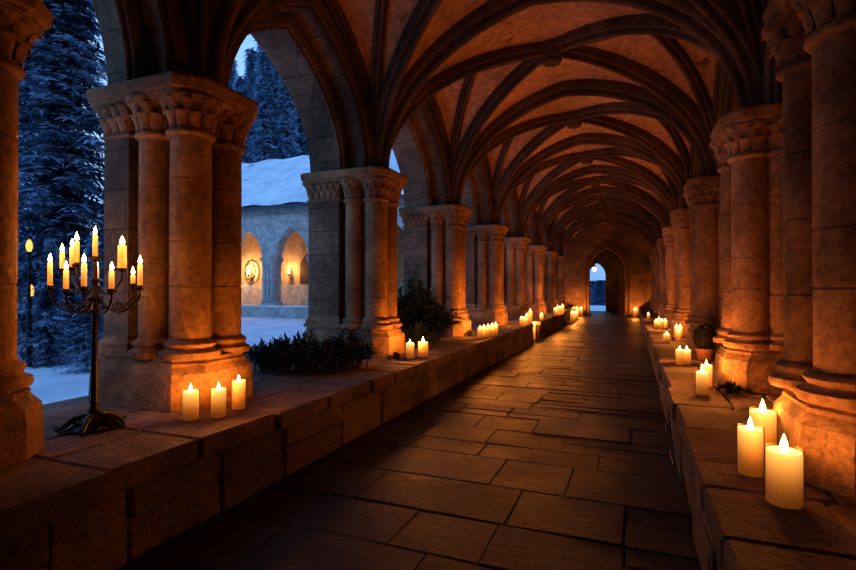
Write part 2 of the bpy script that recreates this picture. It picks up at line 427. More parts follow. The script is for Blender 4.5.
def rib(name, pts, prof):
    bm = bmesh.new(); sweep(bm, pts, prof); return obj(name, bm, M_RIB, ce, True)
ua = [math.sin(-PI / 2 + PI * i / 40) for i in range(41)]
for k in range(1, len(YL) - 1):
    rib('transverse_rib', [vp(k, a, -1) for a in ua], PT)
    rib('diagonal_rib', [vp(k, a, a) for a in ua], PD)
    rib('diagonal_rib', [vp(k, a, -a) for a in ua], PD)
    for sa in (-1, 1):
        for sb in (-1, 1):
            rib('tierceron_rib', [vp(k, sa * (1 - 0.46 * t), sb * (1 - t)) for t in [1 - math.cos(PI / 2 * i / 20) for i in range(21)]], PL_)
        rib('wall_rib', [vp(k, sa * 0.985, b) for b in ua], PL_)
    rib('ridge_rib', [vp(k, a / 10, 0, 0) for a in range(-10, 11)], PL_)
    p = vp(k, 0, 0)
    bm = bmesh.new()
    lathe(bm, [(0.06, -0.30), (0.12, -0.29), (0.17, -0.24), (0.18, -0.2), (0.2, -0.12), (0.2, 0.0)], seg=16)
    for i in range(8):
        an = i * PI / 4; lathe(bm, [(0.02, -0.33), (0.045, -0.31), (0.05, -0.27), (0.03, -0.24)], 0.11 * math.cos(an), 0.11 * math.sin(an), 8)
    o = obj('boss', bm, M_RIB, ce, True); o.location = p

# ------------------------------------------------------------------ end wall with portal
PX0, PX1, PSP, PAP = -2.45, -0.35, 2.75, 4.1
def arch_x(x0, x1, z0, ap, n=20):
    return [(x, z) for x, z in arch_pts(x0, x1, z0, ap, n)]
def wall_with_arch(bm, ya, yb, xmin, xmax, ztop, x0, x1, zs, ap, z0=0.0):
    pts = [(xmin, z0), (x0, z0)] + arch_x(x0, x1, zs, ap) + [(x1, z0), (xmax, z0)]
    for yy, flip in ((ya, False), (yb, True)):
        b = [bm.verts.new((x, yy, z)) for x, z in pts]; t = [bm.verts.new((x, yy, ztop)) for x, z in pts]
        for i in range(len(pts) - 1):
            if abs(pts[i][0] - pts[i + 1][0]) < 1e-6: continue
            f = (b[i], b[i + 1], t[i + 1], t[i]); bm.faces.new(f if not flip else f[::-1])
    A = [[bm.verts.new((x, yy, z)) for x, z in pts[1:-1]] for yy in (ya, yb)]
    for i in range(len(A[0]) - 1): bm.faces.new((A[0][i + 1], A[0][i], A[1][i], A[1][i + 1]))
bm = bmesh.new(); wall_with_arch(bm, YEND, YEND + 0.7, -4.8, 1.9, 6.6, PX0, PX1, PSP, PAP)
we = struct('wall_end', bm, M_WALL)
for off, y in ((0.0, 0.0), (0.2, -0.02)):
    bm = bmesh.new()
    pts = [(PX0 - off, YEND + y, 0.0)] + [(x, YEND + y, z) for x, z in arch_x(PX0 - off, PX1 + off, PSP, PAP + off)] + [(PX1 + off, YEND + y, 0.0)]
    rings = []
    pf = rollprof(0.09, 0.12)
    cx = (PX0 + PX1) / 2
    for i, p in enumerate(pts):
        p = Vector(p); t = (Vector(pts[min(i + 1, len(pts) - 1)]) - Vector(pts[max(i - 1, 0)])).normalized()
        d = Vector((0, 1, 0)).cross(t)
        if d.dot(Vector((cx, p.y, 1.5)) - p) < 0: d = -d
        rings.append([p + Vector((0, 1, 0)) * s + d * (q * 0.6) for s, q in pf])
    loft(bm, rings, False, False)
    obj('portal_moulding', bm, M_RIB, we, True)
# passage behind the portal
bm = bmesh.new()
box(bm, -3.4, -3.2, YEND + 0.7, YEND + 6, -0.1, 5); box(bm, 0.5, 0.7, YEND + 0.7, YEND + 6, -0.1, 5); box(bm, -3.4, 0.7, YEND + 0.7, YEND + 6, 4.8, 5.0)
wall_with_arch(bm, YEND + 6, YEND + 6.4, -3.4, 0.7, 5.0, -2.95, -1.75, 2.55, 3.5)
struct('wall_passage', bm, M_WALL)
dr = thing('door_1', 'dark oak door leaf standing open inside the far portal', 'door', (PX1 - 0.03, YEND + 0.72, 0.02), math.radians(112)); dr['kind'] = 'structure'
bm = bmesh.new()
for i in range(6): block(bm, i * 0.17 + 0.002, i * 0.17 + 0.168, 0, 0.07, 0, 2.9 + 0.8 * arc1(1 - (i + 0.5) / 6 * 0.98, 0.45) , 0.01)
dl = obj('leaf_boards', bm, M_WOOD, dr)
bm = bmesh.new()
for z in (0.5, 1.6, 2.6): block(bm, 0.0, 0.92, 0.068, 0.082, z, z + 0.07, 0.005)
obj('strap_hinge', bm, M_IRON, dl)

# ------------------------------------------------------------------ piers
def leaf_carve(bm, p, out, w, h, curl):
    p = Vector(p); out = Vector(out).normalized(); sd = Vector((-out.y, out.x, 0)); g = []
    for j in range(6):
        t = j / 5
        o = 0.012 + curl * t ** 2.2; zz = h * (t if t < 0.75 else 0.75 + 0.25 * math.sin((t - 0.75) * 4 * PI) * 0.6)
        ww = w * (0.55 + 0.45 * math.sin(PI * (0.1 + 0.75 * t))) * (1 if t < 0.9 else 0.8)
        g.append([bm.verts.new(p + out * (o + 0.018 * (1 - s * s)) + sd * (s * ww / 2) + Vector((0, 0, zz))) for s in (-1, -0.5, 0, 0.5, 1)])
    for j in range(5):
        for i in range(4): bm.faces.new((g[j][i], g[j][i + 1], g[j + 1][i + 1], g[j + 1][i]))
FRONT = [0.33]
def outline(o, back, bo):
    w, f, c = 0.41 + o, FRONT[0] + o, 0.17
    pts = [(-back - bo * o, -w), (f - c, -w), (f, -w + c + 0.02), (f, w - c - 0.02), (f - c, w), (-back - bo * o, w)]
    return pts
SHAFTS_L = [(0.13, -0.195, 0.17), (0.13, 0.215, 0.145), (-0.21, -0.27, 0.135), (-0.21, 0.27, 0.135)]
SHAFTS_R = [(0.20, 0.195, 0.175), (0.29, -0.235, 0.12), (-0.05, 0.28, 0.12), (-0.05, -0.28, 0.12)]
def make_pier(label, loc, rz, back, bo, outer, SHAFTS, front):
    FRONT[0] = front
    t = thing('stone_pier', label, 'pier', loc, rz)
    # pedestal
    bm = bmesh.new()
    R = [(0.0, 0.07), (0.20, 0.065), (0.30, 0.06), (0.32, 0.045), (0.36, 0.02), (0.385, 0.02), (0.40, 0.0), (0.43, 0.0)]
    rings = []
    for z, o in R:
        ring = []
        pl = outline(o, back, bo)
        for i in range(len(pl)):
            a, b = pl[i], pl[(i + 1) % len(pl)]
            for s in range(4): ring.append((a[0] + (b[0] - a[0]) * s / 4 + random.uniform(-.004, .004), a[1] + (b[1] - a[1]) * s / 4 + random.uniform(-.004, .004), z))
        rings.append(ring)
    loft(bm, rings); obj('pedestal', bm, M_PED, t)
    # moulded bases
    bm = bmesh.new()
    for x, y, r in SHAFTS:
        lathe(bm, [(r + 0.075, 0.42), (r + 0.085, 0.445), (r + 0.08, 0.475), (r + 0.045, 0.49), (r + 0.03, 0.51), (r + 0.045, 0.53), (r + 0.05, 0.545), (r + 0.035, 0.565), (r + 0.005, 0.58), (r, 0.6)], x, y, 24)
    if outer:
        for (x0, x1, w) in outer:
            rr = [[(x0 - o, -w - o, z), (x1 + o, -w - o, z), (x1 + o, w + o, z), (x0 - o, w + o, z)] for z, o in ((0.42, 0.05), (0.47, 0.055), (0.49, 0.03), (0.53, 0.035), (0.56, 0.005), (0.6, 0.0))]
            loft(bm, rr)
    obj('base_moulding', bm, M_PIER, t, True)
    # shafts
    for x, y, r in SHAFTS:
        bm = bmesh.new(); pr = [(r, 0.58)]
        for z in (0.98, 1.36, 1.88): 
            zz = z + random.uniform(-0.1, 0.1); pr += [(r * 1.0, zz - 0.008), (r - 0.010, zz - 0.003), (r - 0.010, zz + 0.003), (r * 1.0, zz + 0.008)]
        pr += [(r * 0.985, 2.34), (r + 0.02, 2.345), (r + 0.035, 2.365), (r + 0.03, 2.39), (r, 2.40), (r, 2.42)]
        lathe(bm, pr, x, y, 28); obj('shaft', bm, M_PIER, t, True)
    bm = bmesh.new()
    box(bm, -back, FRONT[0] - 0.2, -0.25, 0.25, 0.42, 2.8)
    if outer:
        for (x0, x1, w) in outer: loft(bm, [[(x0, -w, z), (x1, -w, z), (x1, w, z), (x0, w, z)] for z in (0.42, 2.8)])
    obj('core', bm, M_WALL if outer else M_PIER, t)
    # capital: flared bells, leaf carving
    bm = bmesh.new()
    for x, y, r in SHAFTS:
        lathe(bm, [(r - 0.005, 2.38), (r + 0.0, 2.44), (r + 0.02, 2.52), (r + 0.06, 2.60), (r + 0.11, 2.66), (r + 0.11, 2.68)], x, y, 20)
        m_ = 11 if r > 0.15 else 9
        for i in range(m_):
            for row in (0, 1):
                an = 2 * PI * (i + 0.5 * row) / m_
                if math.cos(an) < -0.55: continue
                d = (math.cos(an), math.sin(an), 0)
                leaf_carve(bm, (x + d[0] * (r - 0.005 + row * 0.03), y + d[1] * (r - 0.005 + row * 0.03), 2.41 + row * 0.10), d, 0.105, 0.15 + 0.02 * random.random(), 0.055 + 0.02 * random.random())
    if outer:
        for (x0, x1, w) in outer:
            loft(bm, [[(x0 - o, -w - o, z), (x1 + o, -w - o, z), (x1 + o, w + o, z), (x0 - o, w + o, z)] for z, o in ((2.38, 0.0), (2.40, 0.03), (2.43, 0.0), (2.6, 0.03), (2.68, 0.08))])
            k = int((x1 - x0) / 0.1)
            for i in range(k):
                for sgn in (-1, 1):
                    for row in (0, 1): leaf_carve(bm, (x0 + (i + 0.5 + 0.5 * row) * (x1 - x0) / k, sgn * (w + 0.005 + 0.02 * row), 2.43 + row * 0.09), (0, sgn, 0), 0.10, 0.15, 0.07)
    obj('capital', bm, M_PIER, t, True)
    bm = bmesh.new()
    loft(bm, [[(x, y, z) for x, y in outline(o, back, bo)] for z, o in ((2.655, 0.03), (2.675, 0.06), (2.70, 0.065), (2.715, 0.085), (2.79, 0.10), (2.815, 0.09), (2.83, 0.07))])
    obj('abacus', bm, M_PIER, t)
    return t
ORD = ['first', 'second', 'third', 'fourth', 'fifth', 'sixth', 'seventh', 'eighth']
GL, GR = 'clustered piers of the open arcade', 'clustered piers along the solid wall'
lp = make_pier('stone pier on the left ledge behind the candelabrum, three lit pillar candles at its foot', (XL, YL[2], ZL), 0, 0.74, 0.6, [(-0.74, -0.42, 0.375)], SHAFTS_L, 0.33)
lp['group'] = GL
WH = {3: 'second stone pier on the left ledge, dark evergreens and two candles at its foot', 4: 'third stone pier on the left ledge, behind the tall leafy shrub',
      5: 'fourth stone pier along the left ledge, behind the row of five candles'}
lp2 = make_pier(WH[3], (XL, YL[3], ZL), 0, 0.98, 0.6, [(-0.98, -0.42, 0.375)], SHAFTS_L, 0.33); lp2['group'] = GL
for k in range(4, 10):
    copy_tree(lp2, (XL, YL[k], ZL), 0, WH.get(k, ORD[k - 2] + ' stone pier along the left ledge, counting from the candelabrum'), GL)
copy_tree(lp, (XL, YPL[0], ZL), 0, 'dark stone pier cut off by the left edge of the photo', GL)
rp = make_pier('nearest stone pier on the right ledge, beside the three big glass candles', (XR - 0.05, YR[2], ZL), PI, 0.3, 0.0, None, SHAFTS_R, 0.40); rp['group'] = GR
WR = {3: 'second stone pier on the right ledge, a small clump of dried greenery at its foot', 4: 'third stone pier on the right ledge, behind the round potted bush'}
for k in range(3, 10):
    copy_tree(rp, (XR, YR[k], ZL), PI, WR.get(k, ORD[k - 2] + ' stone pier along the right ledge, counting from the three big candles'), GR)

# ------------------------------------------------------------------ candles
def flame_bm(h, r):
    bm = bmesh.new()
    lathe(bm, [(r * 0.35, 0), (r * 0.85, h * 0.1), (r, h * 0.25), (r * 0.92, h * 0.42), (r * 0.66, h * 0.62), (r * 0.32, h * 0.82), (r * 0.03, h)], seg=10)
    return bm
def point(name, loc, power, parent=None, col=(1.0, 0.315, 0.05), rad=0.02):
    l = bpy.data.lights.new(name, 'POINT'); l.energy = power; l.color = col; l.shadow_soft_size = rad
    o = bpy.data.objects.new(name, l); C.objects.link(o); o.location = loc
    if parent: o.parent = parent
    return o
PW = 13.0
def make_candle():
    t = thing('pillar_candle', '', 'candle')
    bm = bmesh.new(); H, R = 0.25, 0.06
    lathe(bm, [(R * 0.96, 0), (R, 0.006), (R, H * 0.5), (R * 0.99, H - 0.01), (R * 0.95, H), (R * 0.87, H - 0.004), (R * 0.78, H - 0.018), (R * 0.4, H - 0.024), (0.004, H - 0.024)], seg=24)
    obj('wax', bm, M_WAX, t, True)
    bm = bmesh.new(); tube(bm, [(0, 0, H - 0.026), (0.001, 0, H - 0.012), (0.003, 0, H + 0.002)], 0.0022, 6); obj('wick', bm, M_WICK, t)
    f = obj('flame', flame_bm(0.068, 0.0145), M_FLAME, t, True); f.location = (0, 0, H - 0.008)
    return t
CAN = make_candle(); first = [True]
def candle(px, py, zb, hpx, wpx, label, group, power=PW, glass=False):
    p = at(px, py, zb); d = depth(p)
    h = hpx * d / F; w = wpx * d / F
    sx, sz = w / 0.12, h / 0.25
    if first[0]: t = CAN; first[0] = False; t.location = p
    else: t = copy_tree(CAN, p)
    t['label'] = label; t['group'] = group
    for ch in t.children:
        if ch.name.startswith('wax'): ch.scale = (sx, sx, sz)
        elif ch.name.startswith('wick'): ch.location = (0, 0, h - 0.25)
        else:
            k = min(1.6, max(0.9, sx)); ch.scale = (k, k, k * 1.1); ch.location = (0, 0, h - 0.012)
    if glass:
        bm = bmesh.new(); R = w / 2 + 0.006
        lathe(bm, [(R, 0.0), (R, h + 0.012)], seg=28, cap0=False, cap1=False)
        obj('glass_cylinder', bm, M_GLASS, t, True)['label'] = 'clear glass cylinder'
    power *= 0.5 if p.y < 5.5 else (1.4 if p.y < 13 else (1.8 if p.y < 19 else (3.0 if p.y < 29 else 5.5)))
    point('flame_light', (0, 0, h + 0.035), power, t)
    return t
G = 'three pillar candles below the first left pier'
candle(191, 419, ZL, 28, 15, 'leftmost of three lit pillar candles below the first left pier', G, glass=True)
candle(219, 416, ZL, 27, 14, 'middle one of three lit pillar candles below the first left pier', G, glass=True)
candle(239, 408, ZL, 27, 13, 'rightmost of three lit pillar candles below the first left pier', G, glass=True)
G = 'pair of candles below the second left pier'
candle(410, 358, ZL, 15, 8, 'left one of two lit candles on the ledge right of the second left pier', G)
candle(423, 356, ZL, 14, 10, 'right one of two lit candles on the ledge right of the second left pier', G)
G = 'row of five candles beyond the third left pier'
for i, (x, y) in enumerate([(480, 338.5), (484, 337.5), (488, 336.8), (492, 335.8), (495.5, 335)]):
    candle(x, y, ZL, 10.5, 5, ['leftmost', 'second', 'middle', 'fourth', 'last and farthest'][i] + ' candle of the row of five beside the third left pier', G, 9)
G = 'candles at the break in the left ledge'
for i, (x, y) in enumerate([(521.5, 327), (524, 326), (527, 325), (530.3, 324)]):
    candle(x, y, ZL, [9, 8, 10, 13][i], 4, ['leftmost', 'second', 'third', 'tall rightmost'][i] + ' candle of the cluster on the left ledge just before the break', G, 9)
G = 'candles on the floor in the break of the left ledge'
for i, (x, y) in enumerate([(531.5, 341.5), (533.5, 340), (536, 339)]):
    candle(x, y, 0.0, [12, 16, 13][i], 4.2, ['near', 'tall middle', 'far'][i] + ' candle standing on the floor in the break of the left ledge', G, 9)
G = 'far candles on the left ledge'
candle(541.5, 320.5, ZL, 6, 4, 'lone short candle on the left ledge just after the break', G, 8)
for i, (x, y) in enumerate([(555, 315.8), (557.5, 315.2), (560, 314.4), (562.5, 313.8)]):
    candle(x, y, ZL, [7, 8, 7, 8][i], 3.2, ORD[i] + ' candle in the far cluster of four on the left ledge', G, 9)
G = 'far candles on the floor at the left'
for i, (x, y) in enumerate([(572, 323.0), (574, 322), (576.5, 320.6)]):
    candle(x, y, 0, [11, 9, 8][i], 3.4, ORD[i] + ' candle on the floor at the far end of the left ledge', G, 10)
G = 'candles at the far portal'
def spot(x, y, z): d = depth((x, y)); return CXP + F * (x * CS + y * SN) / d, HY + F * (EYE - z) / d
for x, y, l in ((-2.85, 31.3, 'candle on the floor left of the far portal'), (-3.0, 30.6, 'second candle on the floor left of the far portal, nearer the ledge'), (0.17, 31.2, 'candle on the floor right of the far portal')):
    candle(*spot(x, y, 0.0), 0.0, 8, 3.8, l, G, 13)
G = 'three big glass candles at the nearest right pier'
candle(783, 502, ZL, 52, 31, 'biggest and nearest glass pillar candle, front right on the ledge', G, 11, True)
candle(749.5, 473, ZL, 45, 22, 'left one of the three big glass candles at the nearest right pier', G, 11, True)
candle(762, 453, ZL, 42, 23, 'rear one of the three big glass candles at the nearest right pier', G, 11, True)
G = 'candle pairs along the right ledge'
candle(702, 394, ZL, 22, 11.5, 'front one of two lit candles beside the dried greenery on the right ledge', G, 13)
candle(706, 386, ZL, 21, 10.5, 'rear one of two lit candles beside the dried greenery on the right ledge', G, 13)
candle(679.5, 364.5, ZL, 15, 7.5, 'left one of two lit candles in front of the potted bush', G, 11)
candle(686.5, 364, ZL, 14, 7.5, 'right one of two lit candles in front of the potted bush', G, 11)
candle(666.5, 342, ZL, 8, 6, 'single short candle on the right ledge beyond the potted bush', G, 10)
G = 'far candles on the right ledge'
for i, (x, y) in enumerate([(656, 328), (659, 327), (662, 328.5), (665, 327.5)]):
    candle(x, y, ZL, [7, 8, 8, 7][i], 4.2, ['leftmost', 'second', 'third', 'rightmost'][i] + ' of the far cluster of four candles on the right ledge', G, 9)
for i, (x, y) in enumerate([(678.5, 340), (676.5, 337.5), (680, 336.5)]):
    candle(x, y, ZL, [9, 11, 10][i], 4.5, ['front', 'middle', 'rear'][i] + ' one of three far candles against the right pier bases', G, 9)
candle(648.3, 319, ZL, 5, 3, 'tiny farthest candle at the inner edge of the right ledge', G, 8)

# ------------------------------------------------------------------ candelabrum
cb = at(95, 428, ZL); cd = depth(cb)
t = thing('candelabrum', 'tall dark iron candelabrum with many lit tapers standing on the left ledge', 'candelabrum', cb)
def up(py): return (428 - py) * cd / F
bm = bmesh.new()
lathe(bm, [(0.15, 0.0), (0.165, 0.012), (0.15, 0.03), (0.10, 0.045), (0.11, 0.06), (0.085, 0.085), (0.05, 0.11), (0.035, 0.15), (0.028, 0.17)], seg=16)
for i in range(5):
    a = 2 * PI * i / 5 + 0.3; d = Vector((math.cos(a), math.sin(a), 0))
    tube(bm, [d * 0.05 + Vector((0, 0, 0.10)), d * 0.12 + Vector((0, 0, 0.085)), d * 0.18 + Vector((0, 0, 0.04)), d * 0.215 + Vector((0, 0, 0.012)), d * 0.235 + Vector((0, 0, 0.03)), d * 0.22 + Vector((0, 0, 0.045))], [0.02, 0.02, 0.018, 0.014, 0.011, 0.008], 8)
    s = Vector((-d.y, d.x, 0))
    tube(bm, [d * 0.1 + s * 0.09 * math.sin(k / 5 * PI) * (1 if k else 0) + Vector((0, 0, 0.05 - 0.008 * k)) + d * 0.022 * k for k in range(6)], 0.009, 6)
obj('base', bm, M_IRON, t, True)
hs = up(302)
bm = bmesh.new()
lathe(bm, [(0.026, 0.12), (0.024, 0.3), (0.020, hs * 0.75), (0.019, hs - 0.09), (0.036, hs - 0.08), (0.038, hs - 0.065), (0.02, hs - 0.055), (0.024, hs - 0.02), (0.045, hs), (0.05, hs + 0.03), (0.03, hs + 0.06), (0.018, hs + 0.08), (0.02, hs + 0.14), (0.03, hs + 0.16), (0.016, hs + 0.18), (0.014, up(262)), (0.034, up(260)), (0.04, up(257)), (0.018, up(256.5))], seg=14)
obj('stem', bm, M_IRON, t, True)
EX = Vector((CS, SN, 0)); RAY = Vector((cb.x, cb.y, 0)) / cd     # arms are laid out as seen from the walk
tap = []
for px, py, htop, back in [(50, 287, 262, 0.05), (66, 290.5, 270, -0.24), (84, 288, 263, -0.30), (111.6, 290.5, 271, -0.26), (140, 287, 264, -0.04), (133, 285, 275, 0.20), (96.5, 287, 268, 0.3),
                     (62, 270, 252, 0.16), (72, 268, 247, 0.2), (76.5, 264, 241, -0.12), (122, 268, 245, -0.08)]:
    dd = cd + back
    pos = EX * ((px - 95) * dd / F) + RAY * back
    z = EYE + (HY - py) * dd / F - ZL; d = Vector((pos.x, pos.y, 0)); r = d.length; d.normalize()
    upper = py < 272
    z0 = hs + (0.10 if upper else 0.02)
    bm = bmesh.new()
    dip = 0.10 if not upper else 0.05
    path = []
    for i in range(13):
        s = i / 12
        path.append(d * (0.03 + (r - 0.03) * min(1, s * 1.12)) + Vector((0, 0, z0 + (z - 0.03 - z0) * s ** 2.5 - dip * math.sin(PI * min(1, s * 1.05)) * (1 if s < 0.95 else 0.3))))
    path[-1] = Vector((pos.x, pos.y, z - 0.02)); path[-2] = Vector((pos.x, pos.y, z - 0.055)); path[-3].x, path[-3].y = (pos * 0.97).x, (pos * 0.97).y
    tube(bm, path, 0.0085, 7)
    # scroll
    c = d * (r * 0.55) + Vector((0, 0, z0 - dip * 0.55))
    tube(bm, [c + d * 0.035 * (1 - k / 16) * math.cos(k * 0.6) + Vector((0, 0, 0.035 * (1 - k / 16) * math.sin(k * 0.6))) for k in range(14)], 0.005, 5)
    arm = obj('arm', bm, M_IRON, t, True); bm = bmesh.new()
    lathe(bm, [(0.006, z - 0.03), (0.014, z - 0.022), (0.034, z - 0.008), (0.036, z - 0.004), (0.018, z - 0.002), (0.018, z + 0.012)], pos.x, pos.y, 12)
    obj('candle_cup', bm, M_IRON, arm, True)
    tap.append((pos, z, (py - htop) * dd / F))
tap.append((Vector((0.0, 0, 0)), up(256), up(235) - up(256)))
cnd = None
TL = ['leftmost taper of the candelabrum', 'short taper second from left on the lower arms of the candelabrum', 'front taper left of the stem on the lower arms of the candelabrum', 'short front taper right of the stem on the candelabrum',
      'rightmost taper of the candelabrum', 'small half hidden taper behind the rightmost one of the candelabrum', 'rear taper behind the stem of the candelabrum', 'upper taper farthest left on the candelabrum', 'rear one of the paired upper tapers on the candelabrum',
      'front taller one of the paired upper tapers on the candelabrum', 'thick upper taper on the right side of the candelabrum', 'topmost central taper of the candelabrum']
for i, (p, z, h) in enumerate(tap):
    if cnd is None:
        c = thing('taper_candle', TL[i], 'candle', cb + p + Vector((0, 0, z)), 0, 'lit tapers on the candelabrum')
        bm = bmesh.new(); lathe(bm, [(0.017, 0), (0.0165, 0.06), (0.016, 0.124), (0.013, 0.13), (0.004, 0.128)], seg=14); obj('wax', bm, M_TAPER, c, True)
        bm = bmesh.new(); tube(bm, [(0, 0, 0.126), (0.001, 0, 0.138)], 0.0018, 5); obj('wick', bm, M_WICK, c)
        f = obj('flame', flame_bm(0.062, 0.013), M_FLAME, c, True); cnd = c
    else: c = copy_tree(cnd, cb + p + Vector((0, 0, z)), 0, TL[i])
    fat = 1.7 if i == 10 else 1.0
    for ch in c.children:
        if ch.name.startswith('wax'): ch.scale = (fat, fat, h / 0.13)
        elif ch.name.startswith('wick'): ch.location = (0, 0, h - 0.13)
        else: ch.location = (0, 0, h + 0.004); ch.scale = (fat ** .5, fat ** .5, 1.0)
    point('flame_light', (0, 0, h + 0.03), 0.75, c)

# ------------------------------------------------------------------ greenery on the ledges
def leaf(bm, p, d, up_, L, W):
    d = d.normalized(); s = d.cross(up_)
    if s.length < 1e-3: s = Vector((1, 0, 0))
    s.normalize(); u = s.cross(d)
    a = bm.verts.new(p); b = bm.verts.new(p + d * L * 0.45 + s * W - u * W * 0.0); c = bm.verts.new(p + d * L - u * L * 0.12); e = bm.verts.new(p + d * L * 0.45 - s * W); m_ = bm.verts.new(p + d * L * 0.5 + u * -W * 0.45)
    bm.faces.new((a, b, m_)); bm.faces.new((b, c, m_)); bm.faces.new((c, e, m_)); bm.faces.new((e, a, m_))
def plant_mesh(rnd, H, spread, stems, leaves, L, W):
    fb, sb = bmesh.new(), bmesh.new()
    for i in range(stems):
        a = rnd.uniform(0, 2 * PI); tilt = rnd.uniform(0.1, 1.0) ** 0.8
        hh = H * rnd.uniform(0.55, 1.0); base = Vector((math.cos(a), math.sin(a), 0)) * spread * 0.75 * rnd.random() * (1.0 if H < 0.6 else 0.4)
        top = Vector((math.cos(a) * spread * tilt, math.sin(a) * spread * tilt, hh * (1.05 - 0.55 * tilt)))
        pts = [base + (top - base) * s + Vector((0, 0, 0.22 * hh * math.sin(PI * s) * tilt)) for s in [k / 7 for k in range(8)]]
        tube(sb, pts, [0.008 * (1 - k / 9) for k in range(8)], 5)
        for k in range(leaves):
            s = 0.15 + 0.85 * k / leaves; q = min(6, int(s * 7)); fr = s * 7 - q
            p = pts[q].lerp(pts[q + 1], fr) if q < 7 else pts[7]
            t = (pts[min(q + 1, 7)] - pts[q]).normalized(); an = k * 2.4 + rnd.random()
            rad = Vector((math.cos(an), math.sin(an), rnd.uniform(-0.1, 0.5)))
            leaf(fb, p, rad * 0.8 + t * 0.8, Vector((0, 0, 1)), L * rnd.uniform(0.7, 1.2), W * rnd.uniform(0.8, 1.2))
        leaf(fb, pts[7], pts[7] - pts[6], Vector((0, 0, 1)), L, W)
    return fb, sb
def plant(seed, px, py, zb, H, spread, stems, leaves, L, W, label, group, name='evergreen_shrub', m=M_LEAF, off=(0, 0)):
    p = at(px, py, zb) + Vector((off[0], off[1], 0))
    fb, sb = plant_mesh(random.Random(seed), H, spread, stems, leaves, L, W)
    t = thing(name, label, 'plant', p, 0, group)
    obj('foliage', fb, m, t); obj('stems', sb, M_STEM, t)
    return t
G = 'evergreen boughs between the first and second left piers'
for i, (x, y, H, s) in enumerate([(268, 370, 0.40, 0.34), (293, 372, 0.48, 0.38), (318, 371, 0.52, 0.42), (346, 367, 0.50, 0.40)]):
    plant(20 + i, x, y, ZL, H, s, 44, 20, 0.11, 0.020, ['leftmost and smallest evergreen clump right of the first left pier', 'second evergreen clump on the left ledge, in front of the snow',
          'third and tallest evergreen clump, left of the second left pier', 'rightmost low evergreen clump at the foot of the second left pier'][i], G)
G = 'evergreens between the second and third left piers'
plant(40, 411, 341, ZL, 1.35, 0.55, 44, 26, 0.20, 0.036, 'tall dark leafy shrub behind the pair of candles on the left ledge', G)
plant(41, 432, 340, ZL, 0.85, 0.62, 44, 22, 0.17, 0.030, 'low spreading evergreen at the foot of the third left pier', G)
plant(42, 420, 346, ZL, 0.40, 0.42, 30, 16, 0.13, 0.024, 'small low evergreen sprawling behind the pair of candles', G)
plant(50, 472, 336, ZL, 0.14, 0.14, 12, 9, 0.06, 0.012, 'small sprig heap at the foot of the third left pier', 'sprigs at the pier feet', 'evergreen_sprigs')
plant(51, 394, 359, ZL, 0.10, 0.13, 12, 9, 0.05, 0.010, 'small sprig heap at the foot of the second left pier', 'sprigs at the pier feet', 'evergreen_sprigs')
# right: potted round bush, dried clump with cones
pb = at(705, 360, ZL); dd = depth(pb)
t = thing('potted_bush', 'dark round bush in a clay pot on the right ledge, beside the third right pier', 'plant', pb)
bm = bmesh.new(); lathe(bm, [(0.085, 0), (0.10, 0.02), (0.12, 0.13), (0.135, 0.14), (0.135, 0.165), (0.115, 0.165), (0.11, 0.15)], seg=20); obj('pot', bm, M_POT, t, True)
rnd = random.Random(5); fb = bmesh.new()
for i in range(900):
    v = Vector((rnd.gauss(0, 1), rnd.gauss(0, 1), rnd.gauss(0, 1))).normalized(); r = 0.135 * rnd.uniform(0.75, 1.02)
    leaf(fb, Vector((v.x * r, v.y * r, 0.33 + v.z * r * 1.25)), v + Vector((rnd.uniform(-.8, .8), rnd.uniform(-.8, .8), rnd.uniform(-.5, .8))), Vector((0.1, 0, 1)), 0.05, 0.012)
obj('foliage', fb, M_LEAFD, t)
bm = bmesh.new(); lathe(bm, [(0.02, 0.14), (0.06, 0.2), (0.10, 0.28), (0.105, 0.36), (0.07, 0.43), (0.01, 0.46)], seg=14); obj('twig_core', bm, M_STEM, t, True)
dc = plant(60, 728, 393, ZL, 0.10, 0.12, 16, 12, 0.06, 0.013, 'small clump of dark dried greenery on the ledge beside two candles', 'clump at the second right pier', 'dried_greenery', M_LEAFD)
def pinecone(px, py, r, label):
    p = at(px, py, ZL); bm = bmesh.new()
    lathe(bm, [(0.2 * r, 0.0), (0.7 * r, 0.2 * r), (0.85 * r, 0.8 * r), (0.6 * r, 1.6 * r), (0.1 * r, 2.1 * r)], seg=12)
    for j in range(7):
        for i in range(9):
            a = 2 * PI * (i + 0.5 * (j % 2)) / 9; rr = r * (0.75 + 0.25 * math.sin(j / 6 * PI)) * (1 - 0.08 * j); z = r * (0.2 + 0.27 * j)
            d = Vector((math.cos(a), math.sin(a), 0.35))
            leaf(bm, Vector((math.cos(a) * rr * 0.8, math.sin(a) * rr * 0.8, z)), d, Vector((0, 0, 1)), r * 0.55, r * 0.26)
    o = obj('pine_cone', bm, M_CONE); o.location = p; tag(o, label, 'pine cone', 'pine cones in the dried greenery')
pinecone(718.5, 391.5, 0.030, 'left pale pine cone beside the dried greenery on the right ledge')
pinecone(722.5, 394.5, 0.028, 'right pine cone in front of the dried greenery on the right ledge')

